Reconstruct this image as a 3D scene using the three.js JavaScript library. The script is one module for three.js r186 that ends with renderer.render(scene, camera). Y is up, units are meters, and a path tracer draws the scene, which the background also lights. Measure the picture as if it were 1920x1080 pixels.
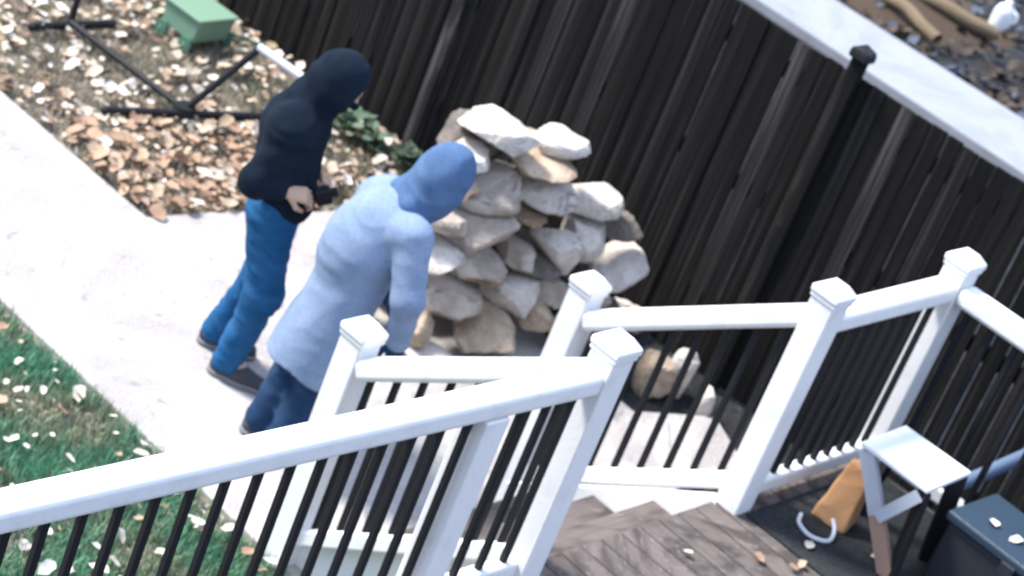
import * as THREE from 'three';
import { RoundedBoxGeometry } from 'three/addons/geometries/RoundedBoxGeometry.js';
import { mergeGeometries, mergeVertices, toCreasedNormals } from 'three/addons/utils/BufferGeometryUtils.js';
import { ImprovedNoise } from 'three/addons/math/ImprovedNoise.js';

// ------------------------------------------------------------------ camera, sky, sun, exposure
const scene = new THREE.Scene();
const camera = new THREE.PerspectiveCamera(14.02, 16 / 9, 0.1, 400);
{
  const yaw = -0.5856, pitch = 0.4533, roll = 0.3865;
  const fwd = new THREE.Vector3(Math.sin(yaw) * Math.cos(pitch), -Math.sin(pitch), -Math.cos(yaw) * Math.cos(pitch));
  const r0 = new THREE.Vector3().crossVectors(fwd, new THREE.Vector3(0, 1, 0)).normalize();
  const u0 = new THREE.Vector3().crossVectors(r0, fwd);
  const right = r0.clone().multiplyScalar(Math.cos(roll)).addScaledVector(u0, Math.sin(roll));
  const up = u0.clone().multiplyScalar(Math.cos(roll)).addScaledVector(r0, -Math.sin(roll));
  camera.matrixAutoUpdate = true;
  camera.position.set(3.8425, 5.5673, 6.5704);
  camera.quaternion.setFromRotationMatrix(new THREE.Matrix4().makeBasis(right, up, fwd.clone().negate()));
  camera.updateMatrixWorld(true);
  camera.focus = 5.5; camera.userData.fStop = 4.6;
}
const perlin = new ImprovedNoise();
const N3 = (x, y, z) => perlin.noise(x, y, z);
function fbm(x, y, z, o = 4) { let s = 0, a = 0.5, f = 1; for (let i = 0; i < o; i++) { s += a * N3(x * f, y * f, z * f + i * 7.3); a *= 0.5; f *= 2.03; } return s; }
function rng(seed) { let a = seed >>> 0; return () => { a |= 0; a = a + 0x6D2B79F5 | 0; let t = Math.imul(a ^ a >>> 15, 1 | a); t = t + Math.imul(t ^ t >>> 7, 61 | t) ^ t; return ((t ^ t >>> 14) >>> 0) / 4294967296; }; }
const sunDir = new THREE.Vector3(-0.80, 1.0, 0.26).normalize();
{ // high thin overcast, a little cool, brighter around the veiled sun
  const w = 256, h = 128, d = new Float32Array(w * h * 4);
  for (let j = 0; j < h; j++) for (let i = 0; i < w; i++) {
    const el = (j / (h - 1) - 0.5) * Math.PI, az = (i / w - 0.5) * Math.PI * 2;
    const dx = Math.cos(el) * Math.sin(az), dy = Math.sin(el), dz = Math.cos(el) * Math.cos(az);
    const c = 0.5 + fbm(dx * 2.2, dy * 3.0, dz * 2.2, 4) * 0.5;
    const base = 0.40 + 0.18 * Math.max(0, dy) + (c - 0.5) * 0.28;
    const k = (j * w + i) * 4;
    d[k] = base * 0.75; d[k + 1] = base * 0.93; d[k + 2] = base * 1.30; d[k + 3] = 1;
  }
  const sky = new THREE.DataTexture(d, w, h, THREE.RGBAFormat, THREE.FloatType);
  sky.mapping = THREE.EquirectangularReflectionMapping; sky.magFilter = THREE.LinearFilter; sky.minFilter = THREE.LinearFilter; sky.wrapS = THREE.RepeatWrapping; sky.needsUpdate = true;
  scene.background = sky; scene.environment = sky;
}
const sun = new THREE.DirectionalLight(new THREE.Color().setRGB(1.0, 0.95, 0.88), 3.1);
sun.position.copy(sunDir).multiplyScalar(30); sun.target.position.set(-1.5, 0, -1.5);
sun.castShadow = true; sun.shadow.radius = 24; sun.shadow.mapSize.set(2048, 2048);
Object.assign(sun.shadow.camera, { left: -12, right: 12, top: 12, bottom: -12, near: 1, far: 60 });
scene.add(sun, sun.target);
const renderer = new THREE.WebGLRenderer({ antialias: true });
renderer.setSize(1024, 576);
renderer.toneMapping = THREE.LinearToneMapping;
renderer.toneMappingExposure = 2.7;
renderer.outputColorSpace = THREE.SRGBColorSpace;
renderer.shadowMap.enabled = true;

// ------------------------------------------------------------------ helpers
const V = (x, y, z) => new THREE.Vector3(x, y, z);
const col = (r, g, b) => new THREE.Color().setRGB(r, g, b);
const used = new Map();
function numbered(n) { const k = used.get(n) || 0; used.set(n, k + 1); return k ? `${n}_${String(k).padStart(3, '0')}` : n; }
function sh(o) { o.traverse(m => { if (m.isMesh) { m.castShadow = true; m.receiveShadow = true; } }); return o; }
function tag(o, label, category, group, kind) { o.userData.label = label; if (category) o.userData.category = category; if (group) o.userData.group = group; if (kind) o.userData.kind = kind; return o; }
function thing(name, label, category, pos = [0, 0, 0], turn = 0, group) { const g = new THREE.Group(); g.name = numbered(name); g.position.set(...pos); g.rotation.y = turn; scene.add(g); return tag(g, label, category, group); }
function part(name, geo, mat, parent, label) { const m = new THREE.Mesh(geo, mat); m.name = name; m.castShadow = m.receiveShadow = true; parent.add(m); if (label) m.userData.label = label; return m; }
function solo(name, geo, mat, label, category, group, kind) { const m = new THREE.Mesh(geo, mat); m.name = numbered(name); m.castShadow = m.receiveShadow = true; scene.add(m); return tag(m, label, category, group, kind); }
function structure(name, geo, mat, label, category) { const m = solo(name, geo, mat, label, category); m.userData.kind = 'structure'; return m; }
function tex(w, h, fn, srgb = false, rep = 1) { // fn(u,v) -> [r,g,b] linear 0..1 or a number
  const d = new Uint8Array(w * h * 4);
  for (let j = 0; j < h; j++) for (let i = 0; i < w; i++) {
    let c = fn(i / w, j / h); if (typeof c === 'number') c = [c, c, c];
    const k = (j * w + i) * 4;
    for (let q = 0; q < 3; q++) { let v = Math.min(1, Math.max(0, c[q])); if (srgb) v = v <= 0.0031308 ? v * 12.92 : 1.055 * Math.pow(v, 1 / 2.4) - 0.055; d[k + q] = Math.round(v * 255); }
    d[k + 3] = 255;
  }
  const t = new THREE.DataTexture(d, w, h, THREE.RGBAFormat); t.wrapS = t.wrapT = THREE.RepeatWrapping; t.magFilter = THREE.LinearFilter; t.minFilter = THREE.LinearMipmapLinearFilter; t.generateMipmaps = true;
  if (srgb) t.colorSpace = THREE.SRGBColorSpace; t.repeat.set(rep, rep); t.needsUpdate = true; return t;
}
// tileable noise on the unit square
function tn(u, v, f, seed = 0, o = 4) { const a = u * Math.PI * 2, b = v * Math.PI * 2, r = f / (Math.PI * 2); return fbm(Math.cos(a) * r + seed, Math.sin(a) * r + Math.cos(b) * r * 0.9 + seed * 1.7, Math.sin(b) * r - seed, o); }
const lerp = (a, b, t) => a + (b - a) * t, mix3 = (a, b, t) => [lerp(a[0], b[0], t), lerp(a[1], b[1], t), lerp(a[2], b[2], t)], clamp = (x, a = 0, b = 1) => Math.min(b, Math.max(a, x)), smooth = (a, b, x) => { const t = clamp((x - a) / (b - a)); return t * t * (3 - 2 * t); };
function boxUV(g, s = 1) { // world-metre uv from position and normal
  const p = g.attributes.position, n = g.attributes.normal, uv = new Float32Array(p.count * 2);
  for (let i = 0; i < p.count; i++) {
    const ax = Math.abs(n.getX(i)), ay = Math.abs(n.getY(i)), az = Math.abs(n.getZ(i)); let u, v;
    if (ay >= ax && ay >= az) { u = p.getX(i); v = p.getZ(i); } else if (ax >= az) { u = p.getZ(i); v = p.getY(i); } else { u = p.getX(i); v = p.getY(i); }
    uv[i * 2] = u * s; uv[i * 2 + 1] = v * s;
  }
  g.setAttribute('uv', new THREE.BufferAttribute(uv, 2)); return g;
}
function rbox(w, h, d, r = 0.006, seg = 1) { return boxUV(new RoundedBoxGeometry(w, h, d, seg, Math.min(r, w / 2.01, h / 2.01, d / 2.01))); }
function barBetween(geo, a, b) { // geo is unit-long along y, centred
  const d = b.clone().sub(a), l = d.length(), g = geo.clone(); g.scale(1, l, 1);
  const q = new THREE.Quaternion().setFromUnitVectors(V(0, 1, 0), d.normalize()); g.applyQuaternion(q); g.translate((a.x + b.x) / 2, (a.y + b.y) / 2, (a.z + b.z) / 2); return g;
}
function tube(pts, r, seg = 24, rad = 8) { return new THREE.TubeGeometry(new THREE.CatmullRomCurve3(pts.map(p => V(...p))), seg, r, rad, false); }

// ------------------------------------------------------------------ materials
const M = {};
const std = (o) => new THREE.MeshStandardMaterial(o);
{
  const fine = tex(256, 256, (u, v) => 0.5 + tn(u, v, 60, 3, 3) * 0.8);
  M.fine = fine;
  // concrete: mottled, stained with spots
  const conc = tex(1024, 1024, (u, v) => {
    const m = tn(u, v, 9, 1, 5), s = tn(u, v, 30, 5, 4), g = tn(u, v, 140, 9, 2);
    let c = mix3([0.41, 0.385, 0.37], [0.32, 0.297, 0.29], smooth(-0.2, 0.3, m));
    c = mix3(c, [0.21, 0.195, 0.195], smooth(0.22, 0.42, s) * 0.7); const k = 1 + g * 0.35; return c.map(x => x * k);
  }, true);
  conc.repeat.set(0.45, 0.45);
  const concB = tex(512, 512, (u, v) => 0.5 + tn(u, v, 50, 2, 4) * 0.7); concB.repeat.set(1.2, 1.2);
  M.concrete = std({ map: conc, roughness: 0.95, bumpMap: concB, bumpScale: 0.004 });
  const walk = tex(512, 512, (u, v) => { const m = tn(u, v, 8, 15, 5), s = tn(u, v, 34, 17, 4); let c = mix3([0.27, 0.285, 0.32], [0.235, 0.25, 0.28], smooth(-0.2, 0.3, m)); c = mix3(c, [0.17, 0.18, 0.20], smooth(0.1, 0.45, s) * 0.5); return c; }, true); walk.repeat.set(0.4, 0.4);
  M.walk = std({ map: walk, roughness: 0.95, bumpMap: concB, bumpScale: 0.004 });
  // soil and leaf mould
  const soil = tex(1024, 1024, (u, v) => {
    const a = tn(u, v, 14, 21, 5), b = tn(u, v, 60, 23, 4), c0 = tn(u, v, 6, 27, 3);
    let c = mix3([0.15, 0.125, 0.095], [0.31, 0.27, 0.21], smooth(-0.2, 0.35, a)); c = mix3(c, [0.12, 0.135, 0.08], smooth(0.0, 0.3, c0) * 0.5);
    return c.map(x => x * (1 + b * 1.1));
  }, true); soil.repeat.set(0.5, 0.5);
  const soilB = tex(512, 512, (u, v) => 0.5 + tn(u, v, 40, 31, 5) * 0.9); soilB.repeat.set(1, 1);
  M.soil = std({ map: soil, roughness: 1, bumpMap: soilB, bumpScale: 0.02 });
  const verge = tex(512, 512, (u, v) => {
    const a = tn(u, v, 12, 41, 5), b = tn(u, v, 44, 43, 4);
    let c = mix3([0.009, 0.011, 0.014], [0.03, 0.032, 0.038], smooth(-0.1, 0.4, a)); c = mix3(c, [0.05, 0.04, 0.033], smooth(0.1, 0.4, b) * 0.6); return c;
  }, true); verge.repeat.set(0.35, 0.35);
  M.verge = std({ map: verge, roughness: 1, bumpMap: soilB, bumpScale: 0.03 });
  // fence boards: near-black stain, worn to grey along the grain
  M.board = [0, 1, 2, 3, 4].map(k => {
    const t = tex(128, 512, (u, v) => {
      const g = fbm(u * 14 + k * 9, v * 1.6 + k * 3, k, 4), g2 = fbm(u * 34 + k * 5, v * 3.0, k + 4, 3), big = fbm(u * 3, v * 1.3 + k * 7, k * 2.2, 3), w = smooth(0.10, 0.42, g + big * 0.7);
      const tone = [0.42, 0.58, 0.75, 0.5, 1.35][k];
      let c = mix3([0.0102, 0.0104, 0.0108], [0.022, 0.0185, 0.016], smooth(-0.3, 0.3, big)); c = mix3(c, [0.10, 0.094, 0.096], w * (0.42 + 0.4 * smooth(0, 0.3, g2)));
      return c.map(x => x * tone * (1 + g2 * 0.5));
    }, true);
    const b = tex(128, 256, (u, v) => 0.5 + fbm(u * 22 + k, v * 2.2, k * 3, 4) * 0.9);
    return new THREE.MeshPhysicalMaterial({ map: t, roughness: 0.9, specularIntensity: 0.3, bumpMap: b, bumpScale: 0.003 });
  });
  // white vinyl
  const dirt = tex(512, 512, (u, v) => { const a = tn(u, v, 8, 51, 5), b = tn(u, v, 50, 53, 3); const k = 1 - 0.10 * smooth(0.05, 0.4, a) - 0.06 * smooth(0.1, 0.4, b); return [0.80 * k, 0.80 * k, 0.79 * k]; }, true);
  M.white = std({ map: dirt, roughness: 0.42, bumpMap: fine, bumpScale: 0.0006 });
  M.black = new THREE.MeshPhysicalMaterial({ color: col(0.012, 0.013, 0.016), roughness: 0.6, specularIntensity: 0.5 });
  // weathered deck boards, blotched with dirt
  { const t0 = (k) => { const t = tex(512, 512, (u, v) => { const p = tn(u, v, 12, 61, 5), q = tn(u, v, 40, 64, 4), g = fbm(u * 60 + k, v * 5, k, 3); let c = mix3([0.125, 0.102, 0.094], [0.055, 0.044, 0.040], smooth(-0.2, 0.28, p)); c = mix3(c, [0.20, 0.18, 0.175], smooth(0.18, 0.4, q) * 0.6); return c.map(x => x * [1, 0.92, 1.07][k] * (1 + g * 0.3)); }, true); t.repeat.set(0.8, 0.8); return t; };
    const b = tex(256, 256, (u, v) => 0.5 + tn(u, v, 30, 66, 4) * 0.7);
    M.deck = [0, 1, 2].map(k => std({ map: t0(k), roughness: 0.95, bumpMap: b, bumpScale: 0.004 })); }
  // sandstone; the dark sets paint shade into the gaps of the heap
  M.stoneBump = tex(512, 512, (u, v) => 0.5 + tn(u, v, 26, 71, 5) * 0.9); M.stoneBump.repeat.set(2.5, 2.5);
  const st = (a, b, c0, s) => { const t = tex(256, 256, (u, v) => { const n = tn(u, v, 7, s, 5), m = tn(u, v, 26, s + 3, 4); let c = mix3(a, b, smooth(-0.2, 0.3, n)); c = mix3(c, c0, smooth(0.14, 0.42, m) * 0.55); return c; }, true); t.repeat.set(1.3, 1.3); return std({ map: t, roughness: 0.92, bumpMap: M.stoneBump, bumpScale: 0.010 }); };
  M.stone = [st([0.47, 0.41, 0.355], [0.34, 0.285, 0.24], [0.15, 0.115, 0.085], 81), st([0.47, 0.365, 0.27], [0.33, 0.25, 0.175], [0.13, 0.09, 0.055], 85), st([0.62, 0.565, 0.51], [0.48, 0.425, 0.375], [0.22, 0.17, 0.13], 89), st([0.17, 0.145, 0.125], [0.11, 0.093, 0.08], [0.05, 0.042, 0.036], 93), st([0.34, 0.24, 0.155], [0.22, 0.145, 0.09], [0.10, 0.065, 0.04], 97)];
  // fabrics
  const weave = tex(256, 256, (u, v) => 0.5 + 0.25 * Math.sin(u * Math.PI * 2 * 40) * Math.sin(v * Math.PI * 2 * 40) + tn(u, v, 40, 7, 3) * 0.5); weave.repeat.set(5, 5);
  const cloth = (a, b, s, rough = 1, sheen = 0) => { const t = tex(256, 256, (u, v) => { const n = tn(u, v, 6, s, 4), f = tn(u, v, 70, s + 2, 2); const c = mix3(a, b, smooth(-0.25, 0.3, n)); return c.map(x => x * (1 + f * 0.35)); }, true); t.repeat.set(1.6, 1.6); const m = new THREE.MeshPhysicalMaterial({ map: t, roughness: rough, specularIntensity: 0.25, bumpMap: weave, bumpScale: 0.0012 }); if (sheen) { m.sheen = sheen; m.sheenRoughness = 0.6; m.sheenColor = col(...b); } return m; };
  M.navy = cloth([0.006, 0.0115, 0.021], [0.009, 0.016, 0.028], 101);
  M.jeans = cloth([0.014, 0.085, 0.205], [0.026, 0.11, 0.25], 103);
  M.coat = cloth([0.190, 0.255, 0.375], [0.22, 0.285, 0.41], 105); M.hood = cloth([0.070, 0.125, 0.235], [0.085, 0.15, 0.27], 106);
  M.jeansDark = cloth([0.016, 0.040, 0.090], [0.024, 0.054, 0.115], 107);
  M.shoe = std({ color: col(0.03, 0.034, 0.042), roughness: 0.7 }); M.shoeGrey = std({ color: col(0.045, 0.05, 0.06), roughness: 0.8 }); M.sole = std({ color: col(0.16, 0.16, 0.17), roughness: 0.8 });
  M.skin = std({ color: col(0.52, 0.33, 0.225), roughness: 0.6 });
}

// ------------------------------------------------------------------ ground, lawns, paving
function sheet(poly, y, h, mat, bevel = 0) { // polygon in (x,z), top at y, thickness h
  const s = new THREE.Shape(poly.map(([x, z]) => new THREE.Vector2(x, -z)));
  const g = new THREE.ExtrudeGeometry(s, { depth: h - bevel * 2, bevelEnabled: bevel > 0, bevelSize: bevel, bevelThickness: bevel, bevelOffset: -bevel, bevelSegments: 2 });
  g.rotateX(-Math.PI / 2); g.translate(0, y - h + bevel, 0); return boxUV(g);
}
{ const g = new THREE.PlaneGeometry(300, 300); g.rotateX(-Math.PI / 2); const uv = g.attributes.uv; for (let i = 0; i < uv.count; i++) uv.setXY(i, uv.getX(i) * 300, uv.getY(i) * 300); g.translate(0, -0.06, 0); structure('ground', g, M.verge, 'dark bare ground reaching away beyond the fence', 'ground'); }
function lumpy(x0, x1, z0, z1, step, y, amp) { const nx = Math.round((x1 - x0) / step), nz = Math.round((z1 - z0) / step), g = new THREE.PlaneGeometry(x1 - x0, z1 - z0, nx, nz); g.rotateX(-Math.PI / 2); g.translate((x0 + x1) / 2, 0, (z0 + z1) / 2); const p = g.attributes.position, uv = g.attributes.uv; for (let i = 0; i < p.count; i++) { const x = p.getX(i), z = p.getZ(i); p.setY(i, y + fbm(x * 2.2, 3, z * 2.2, 4) * amp); uv.setXY(i, x, z); } g.computeVertexNormals(); return g; }
structure('lawn', lumpy(-14, -3.3, -3.56, -1.1, 0.08, -0.03, 0.03), M.soil, 'thin brown lawn strewn with leaves beside the dark fence', 'lawn');
structure('lawn', lumpy(-10, 0.6, -0.15, 6, 0.08, -0.03, 0.03), M.soil, 'green lawn patch below the near deck railing', 'lawn');
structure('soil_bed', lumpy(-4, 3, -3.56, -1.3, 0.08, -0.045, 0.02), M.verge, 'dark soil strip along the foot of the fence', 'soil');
structure('path', sheet([[-12, 0.03], [-12, -1.22], [-3.56, -1.225], [-3.54, -1.6], [-3.49, -1.9], [-3.40, -2.3], [-3.36, -2.72], [-2.2, -2.80], [-1.36, -2.74], [-1.16, -3.22], [-0.80, -3.02], [-0.74, -1.50], [-0.85, -1.35], [-0.85, 0.02]], 0, 0.09, M.concrete, 0.006), M.concrete, 'pale concrete path widening into a patio at the stairs', 'path');
structure('sidewalk', sheet([[-16, -8.92], [6, -8.80], [6, -9.92], [-16, -9.82]], 0.02, 0.1, M.walk, 0.01), M.walk, 'straight pale concrete sidewalk beyond the fence', 'sidewalk');

// ------------------------------------------------------------------ fence
{
  const R = rng(5), f = thing('wooden_fence', 'tall near black vertical board fence behind the rock pile', 'fence', [-1.42, 0, -3.554], 0.0266);
  const H = 1.9, geos = [0, 1, 2, 3].map(k => { const w = [0.088, 0.094, 0.082, 0.091][k]; const g = new THREE.BoxGeometry(w, 1, 0.02); const uv = g.attributes.uv; for (let i = 0; i < uv.count; i++) uv.setXY(i, uv.getX(i), uv.getY(i)); return g; });
  let x = -6.6, i = 0;
  while (x < 3.6) {
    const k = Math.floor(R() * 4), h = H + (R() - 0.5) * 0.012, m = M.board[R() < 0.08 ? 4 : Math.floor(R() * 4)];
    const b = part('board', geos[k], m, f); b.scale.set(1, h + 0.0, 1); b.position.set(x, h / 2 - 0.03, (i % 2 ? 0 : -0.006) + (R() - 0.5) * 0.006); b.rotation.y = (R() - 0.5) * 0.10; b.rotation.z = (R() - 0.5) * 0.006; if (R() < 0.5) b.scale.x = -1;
    if (b.scale.x < 0) { b.scale.x = 1; b.rotation.y += Math.PI; }
    x += 0.098 + (R() - 0.5) * 0.006; i++;
  }
  const pg = rbox(0.085, 2.02, 0.05, 0.008), cg = rbox(0.115, 0.05, 0.10, 0.012), tip = new THREE.ConeGeometry(0.07, 0.035, 4); tip.rotateY(Math.PI / 4); tip.translate(0, 0.045, 0);
  const capG = mergeGeometries([cg.toNonIndexed(), boxUV(tip).toNonIndexed()]);
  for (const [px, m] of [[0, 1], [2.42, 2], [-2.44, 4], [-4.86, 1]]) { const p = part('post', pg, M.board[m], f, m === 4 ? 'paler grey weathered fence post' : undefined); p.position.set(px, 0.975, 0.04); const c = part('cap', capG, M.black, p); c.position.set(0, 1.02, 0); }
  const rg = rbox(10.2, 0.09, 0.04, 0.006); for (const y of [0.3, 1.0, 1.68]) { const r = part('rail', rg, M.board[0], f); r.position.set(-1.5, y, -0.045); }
}

// ------------------------------------------------------------------ deck, stairs, railings
const DK = 0.72, PW = 0.122;
{
  const d = thing('deck', 'weathered grey brown timber deck with raised floor at the corner', 'deck');
  const R = rng(9);
  for (let i = 0; i < 30; i++) { const z = 1.2 - i * 0.128 - 0.064; if (z < -2.56) break; const b = part('deck_board', rbox(3.28, 0.032, 0.121, 0.004), M.deck[Math.floor(R() * 3)], d); b.position.set(1.585, DK - 0.016, z); const uv = b.geometry.attributes.uv; for (let k = 0; k < uv.count; k++) { const u = uv.getX(k), v = uv.getY(k); uv.setXY(k, v + z, u); } }
  let p = part('rim_board', rbox(0.04, 0.2, 3.70, 0.004), M.white, d); p.position.set(-0.0, DK - 0.136, -0.68);
  p = part('rim_board', rbox(3.2, 0.2, 0.036, 0.004), M.white, d); p.position.set(1.64, DK - 0.136, -2.54);
  for (const [x, z] of [[0.2, -2.4], [0.2, 1.0], [1.6, -2.4], [3, -2.4], [3, 1.0], [1.6, 1]]) { p = part('footing_post', rbox(0.14, 0.56, 0.14), M.deck[0], d); p.position.set(x, DK - 0.032 - 0.28, z); }
}
{
  const s = thing('staircase', 'short flight of weathered wooden steps between white railings', 'stairs');
  for (let k = 1; k <= 3; k++) {
    const y = DK - 0.18 * k, x1 = -0.02 - 0.285 * (k - 1);
    for (let q = 0; q < 2; q++) { const g = rbox(0.142, 0.036, 1.27, 0.005); const uv = g.attributes.uv; for (let i = 0; i < uv.count; i++) uv.setXY(i, uv.getX(i) + k * 0.37 + q, uv.getY(i) * 0.5 + k); const b = part('tread', g, M.deck[(k + q) % 3], s); b.position.set(x1 - 0.0735 - q * 0.147, y - 0.018, -0.72); }
  }
  for (let k = 0; k < 4; k++) { const r = part('riser', rbox(0.02, 0.13, 1.27, 0.003), M.white, s); r.position.set(-0.035 - 0.285 * k, DK - 0.18 * k - 0.111 + 0.0, -0.72); }
  for (const z of [-0.062, -1.378]) { // closed stringer
    const sh2 = new THREE.Shape([[0.0, DK - 0.02], [-0.05, DK + 0.02], [-1.02, 0.10], [-1.02, -0.04], [-0.75, -0.04], [0.0, DK - 0.36]].map(a => new THREE.Vector2(...a)));
    const g = new THREE.ExtrudeGeometry(sh2, { depth: 0.035, bevelEnabled: true, bevelSize: 0.003, bevelThickness: 0.003, bevelSegments: 1 }); g.translate(-0.022, 0, z - 0.0175); part('stringer', boxUV(g), M.white, s);
  }
}
const capGeo = (() => { const b = rbox(PW + 0.024, 0.034, PW + 0.024, 0.010, 2), c = new THREE.CylinderGeometry(0.05, (PW + 0.010) / Math.SQRT2, 0.030, 4, 1); c.rotateY(Math.PI / 4); c.translate(0, 0.032, 0); const n = rbox(PW + 0.012, 0.02, PW + 0.012, 0.005, 1); n.translate(0, -0.027, 0); return mergeGeometries([b.toNonIndexed(), boxUV(c.toNonIndexed()), n.toNonIndexed()]); })();
function post(par, x, z, y0, y1) { const p = part('post', rbox(PW, y1 - 0.055 - y0, PW, 0.008, 2), M.white, par); p.position.set(x, (y0 + y1 - 0.055) / 2, z); const c = part('cap', capGeo, M.white, p); c.position.set(0, (y1 - 0.055 - y0) / 2 + 0.016, 0); return p; }
const balGeo = boxUV(new RoundedBoxGeometry(0.026, 1, 0.026, 1, 0.004));
function railRun(par, a, b, hTop, hBot, n, off = PW / 2) { // a, b: post axes at base level [x, y, z]
  const A = V(...a), B = V(...b), hor = V(B.x - A.x, 0, B.z - A.z), len = hor.length(), u = hor.clone().normalize(), sl = (B.y - A.y) / len;
  const P = (t, h) => V(A.x + u.x * t, A.y + sl * t + h, A.z + u.z * t);
  const rail = (name, h, w, ht) => { const L = (len - off * 2 + 0.004), q = Math.hypot(L, sl * L); const g = rbox(w, ht, q, Math.min(w, ht) * 0.28, 3); const m = part(name, g, M.white, par); const c = P(len / 2, h); m.position.copy(c); m.quaternion.setFromRotationMatrix(new THREE.Matrix4().lookAt(c.clone().add(V(u.x, sl, u.z)), c, V(0, 1, 0))); return m; };
  rail('top_rail', hTop, 0.118, 0.092); rail('bottom_rail', hBot, 0.066, 0.080);
  const c = Math.hypot(1, sl);
  for (let i = 0; i < n; i++) { const t = off + (len - off * 2) * (i + 0.5) / n, y0 = P(t, hBot + 0.030 * c).y, y1 = P(t, hTop - 0.030 * c).y, p = P(t, 0); const m = part('baluster', balGeo, M.black, par); m.scale.y = y1 - y0; m.position.set(p.x, (y0 + y1) / 2, p.z); m.rotation.y = Math.atan2(u.x, u.z); }
}
const TOP = DK + 1.13, HT = 0.955, HB = 0.085;
{
  const r = thing('deck_railing', 'white deck railing with black balusters sloping across the foreground', 'railing', [0, 0, 0], 0, undefined);
  post(r, 0, 0, DK - 0.25, TOP); post(r, -0.075, 2.88, DK - 0.25, TOP);
  { const p = part('post', rbox(PW, HT - 0.046 + 0.25, PW, 0.008, 2), M.white, r); p.position.set(-0.0155, DK - 0.25 + (HT - 0.046 + 0.25) / 2, 0.60); }
  railRun(r, [-0.075, DK, 2.88], [0, DK, 0], HT, HB, 20);
  post(r, -0.12, 4.7, DK - 0.25, TOP); railRun(r, [-0.12, DK, 4.7], [-0.075, DK, 2.88], HT, HB, 13);
  const q = thing('deck_railing', 'white railing corner with two capped posts nearest the dark fence', 'railing');
  post(q, 0, -1.44, DK - 0.16, TOP); post(q, 0, -2.504, DK - 0.16, TOP);
  railRun(q, [0, DK, -1.44], [0, DK, -2.504], HT, HB, 9); railRun(q, [0, DK, -2.504], [2.0, DK, -2.504], HT, HB, 14); post(q, 2.0, -2.504, DK - 0.16, TOP);
  const XL = -1.09;
  const s1 = thing('stair_railing', 'white stair railing in front of the bending person, black balusters', 'railing');
  post(s1, XL, 0, -0.04, 1.19); railRun(s1, [XL, 0.01, 0], [0, DK + 0.02, 0], HT, HB + 0.02, 8);
  const s2 = thing('stair_railing', 'white stair railing between rock pile and tall corner post', 'railing');
  post(s2, XL, -1.44, -0.04, 1.19); railRun(s2, [XL, 0.0, -1.44], [0, DK + 0.03, -1.44], HT, HB + 0.02, 8);
}

// ------------------------------------------------------------------ rocks
function rockGeo(seed, sx, sy, sz, cuts = 11) {
  const R = rng(seed * 977 + 13), g0 = mergeVertices(new THREE.IcosahedronGeometry(1, 7).deleteAttribute('uv').deleteAttribute('normal'));
  const pl = []; for (let i = 0; i < cuts; i++) { const a = R() * 6.283, b = Math.asin(R() * 2 - 1); pl.push([Math.cos(b) * Math.cos(a), Math.sin(b) * 0.95, Math.cos(b) * Math.sin(a), 0.50 + R() * 0.34]); }
  pl.push([0.16 * (R() - 0.5), 1, 0.2 * (R() - 0.5), 0.58], [0, -1, 0, 0.62]);
  const p = g0.attributes.position;
  for (let i = 0; i < p.count; i++) {
    let x = p.getX(i), y = p.getY(i), z = p.getZ(i), t = 1.05;
    for (const [a, b, c, d] of pl) { const k = a * x + b * y + c * z; if (k > 0.02) t = Math.min(t, d / k); }
    t *= 1 + fbm(x * 2.3 + seed, y * 2.3, z * 2.3, 4) * 0.11; x *= t; y *= t; z *= t;
    y += fbm(x * 1.2, y * 7 + seed, z * 1.2, 2) * 0.05;
    p.setXYZ(i, x * sx, y * sy, z * sz);
  }
  let g = toCreasedNormals(g0, 0.38); return boxUV(g);
}
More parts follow.
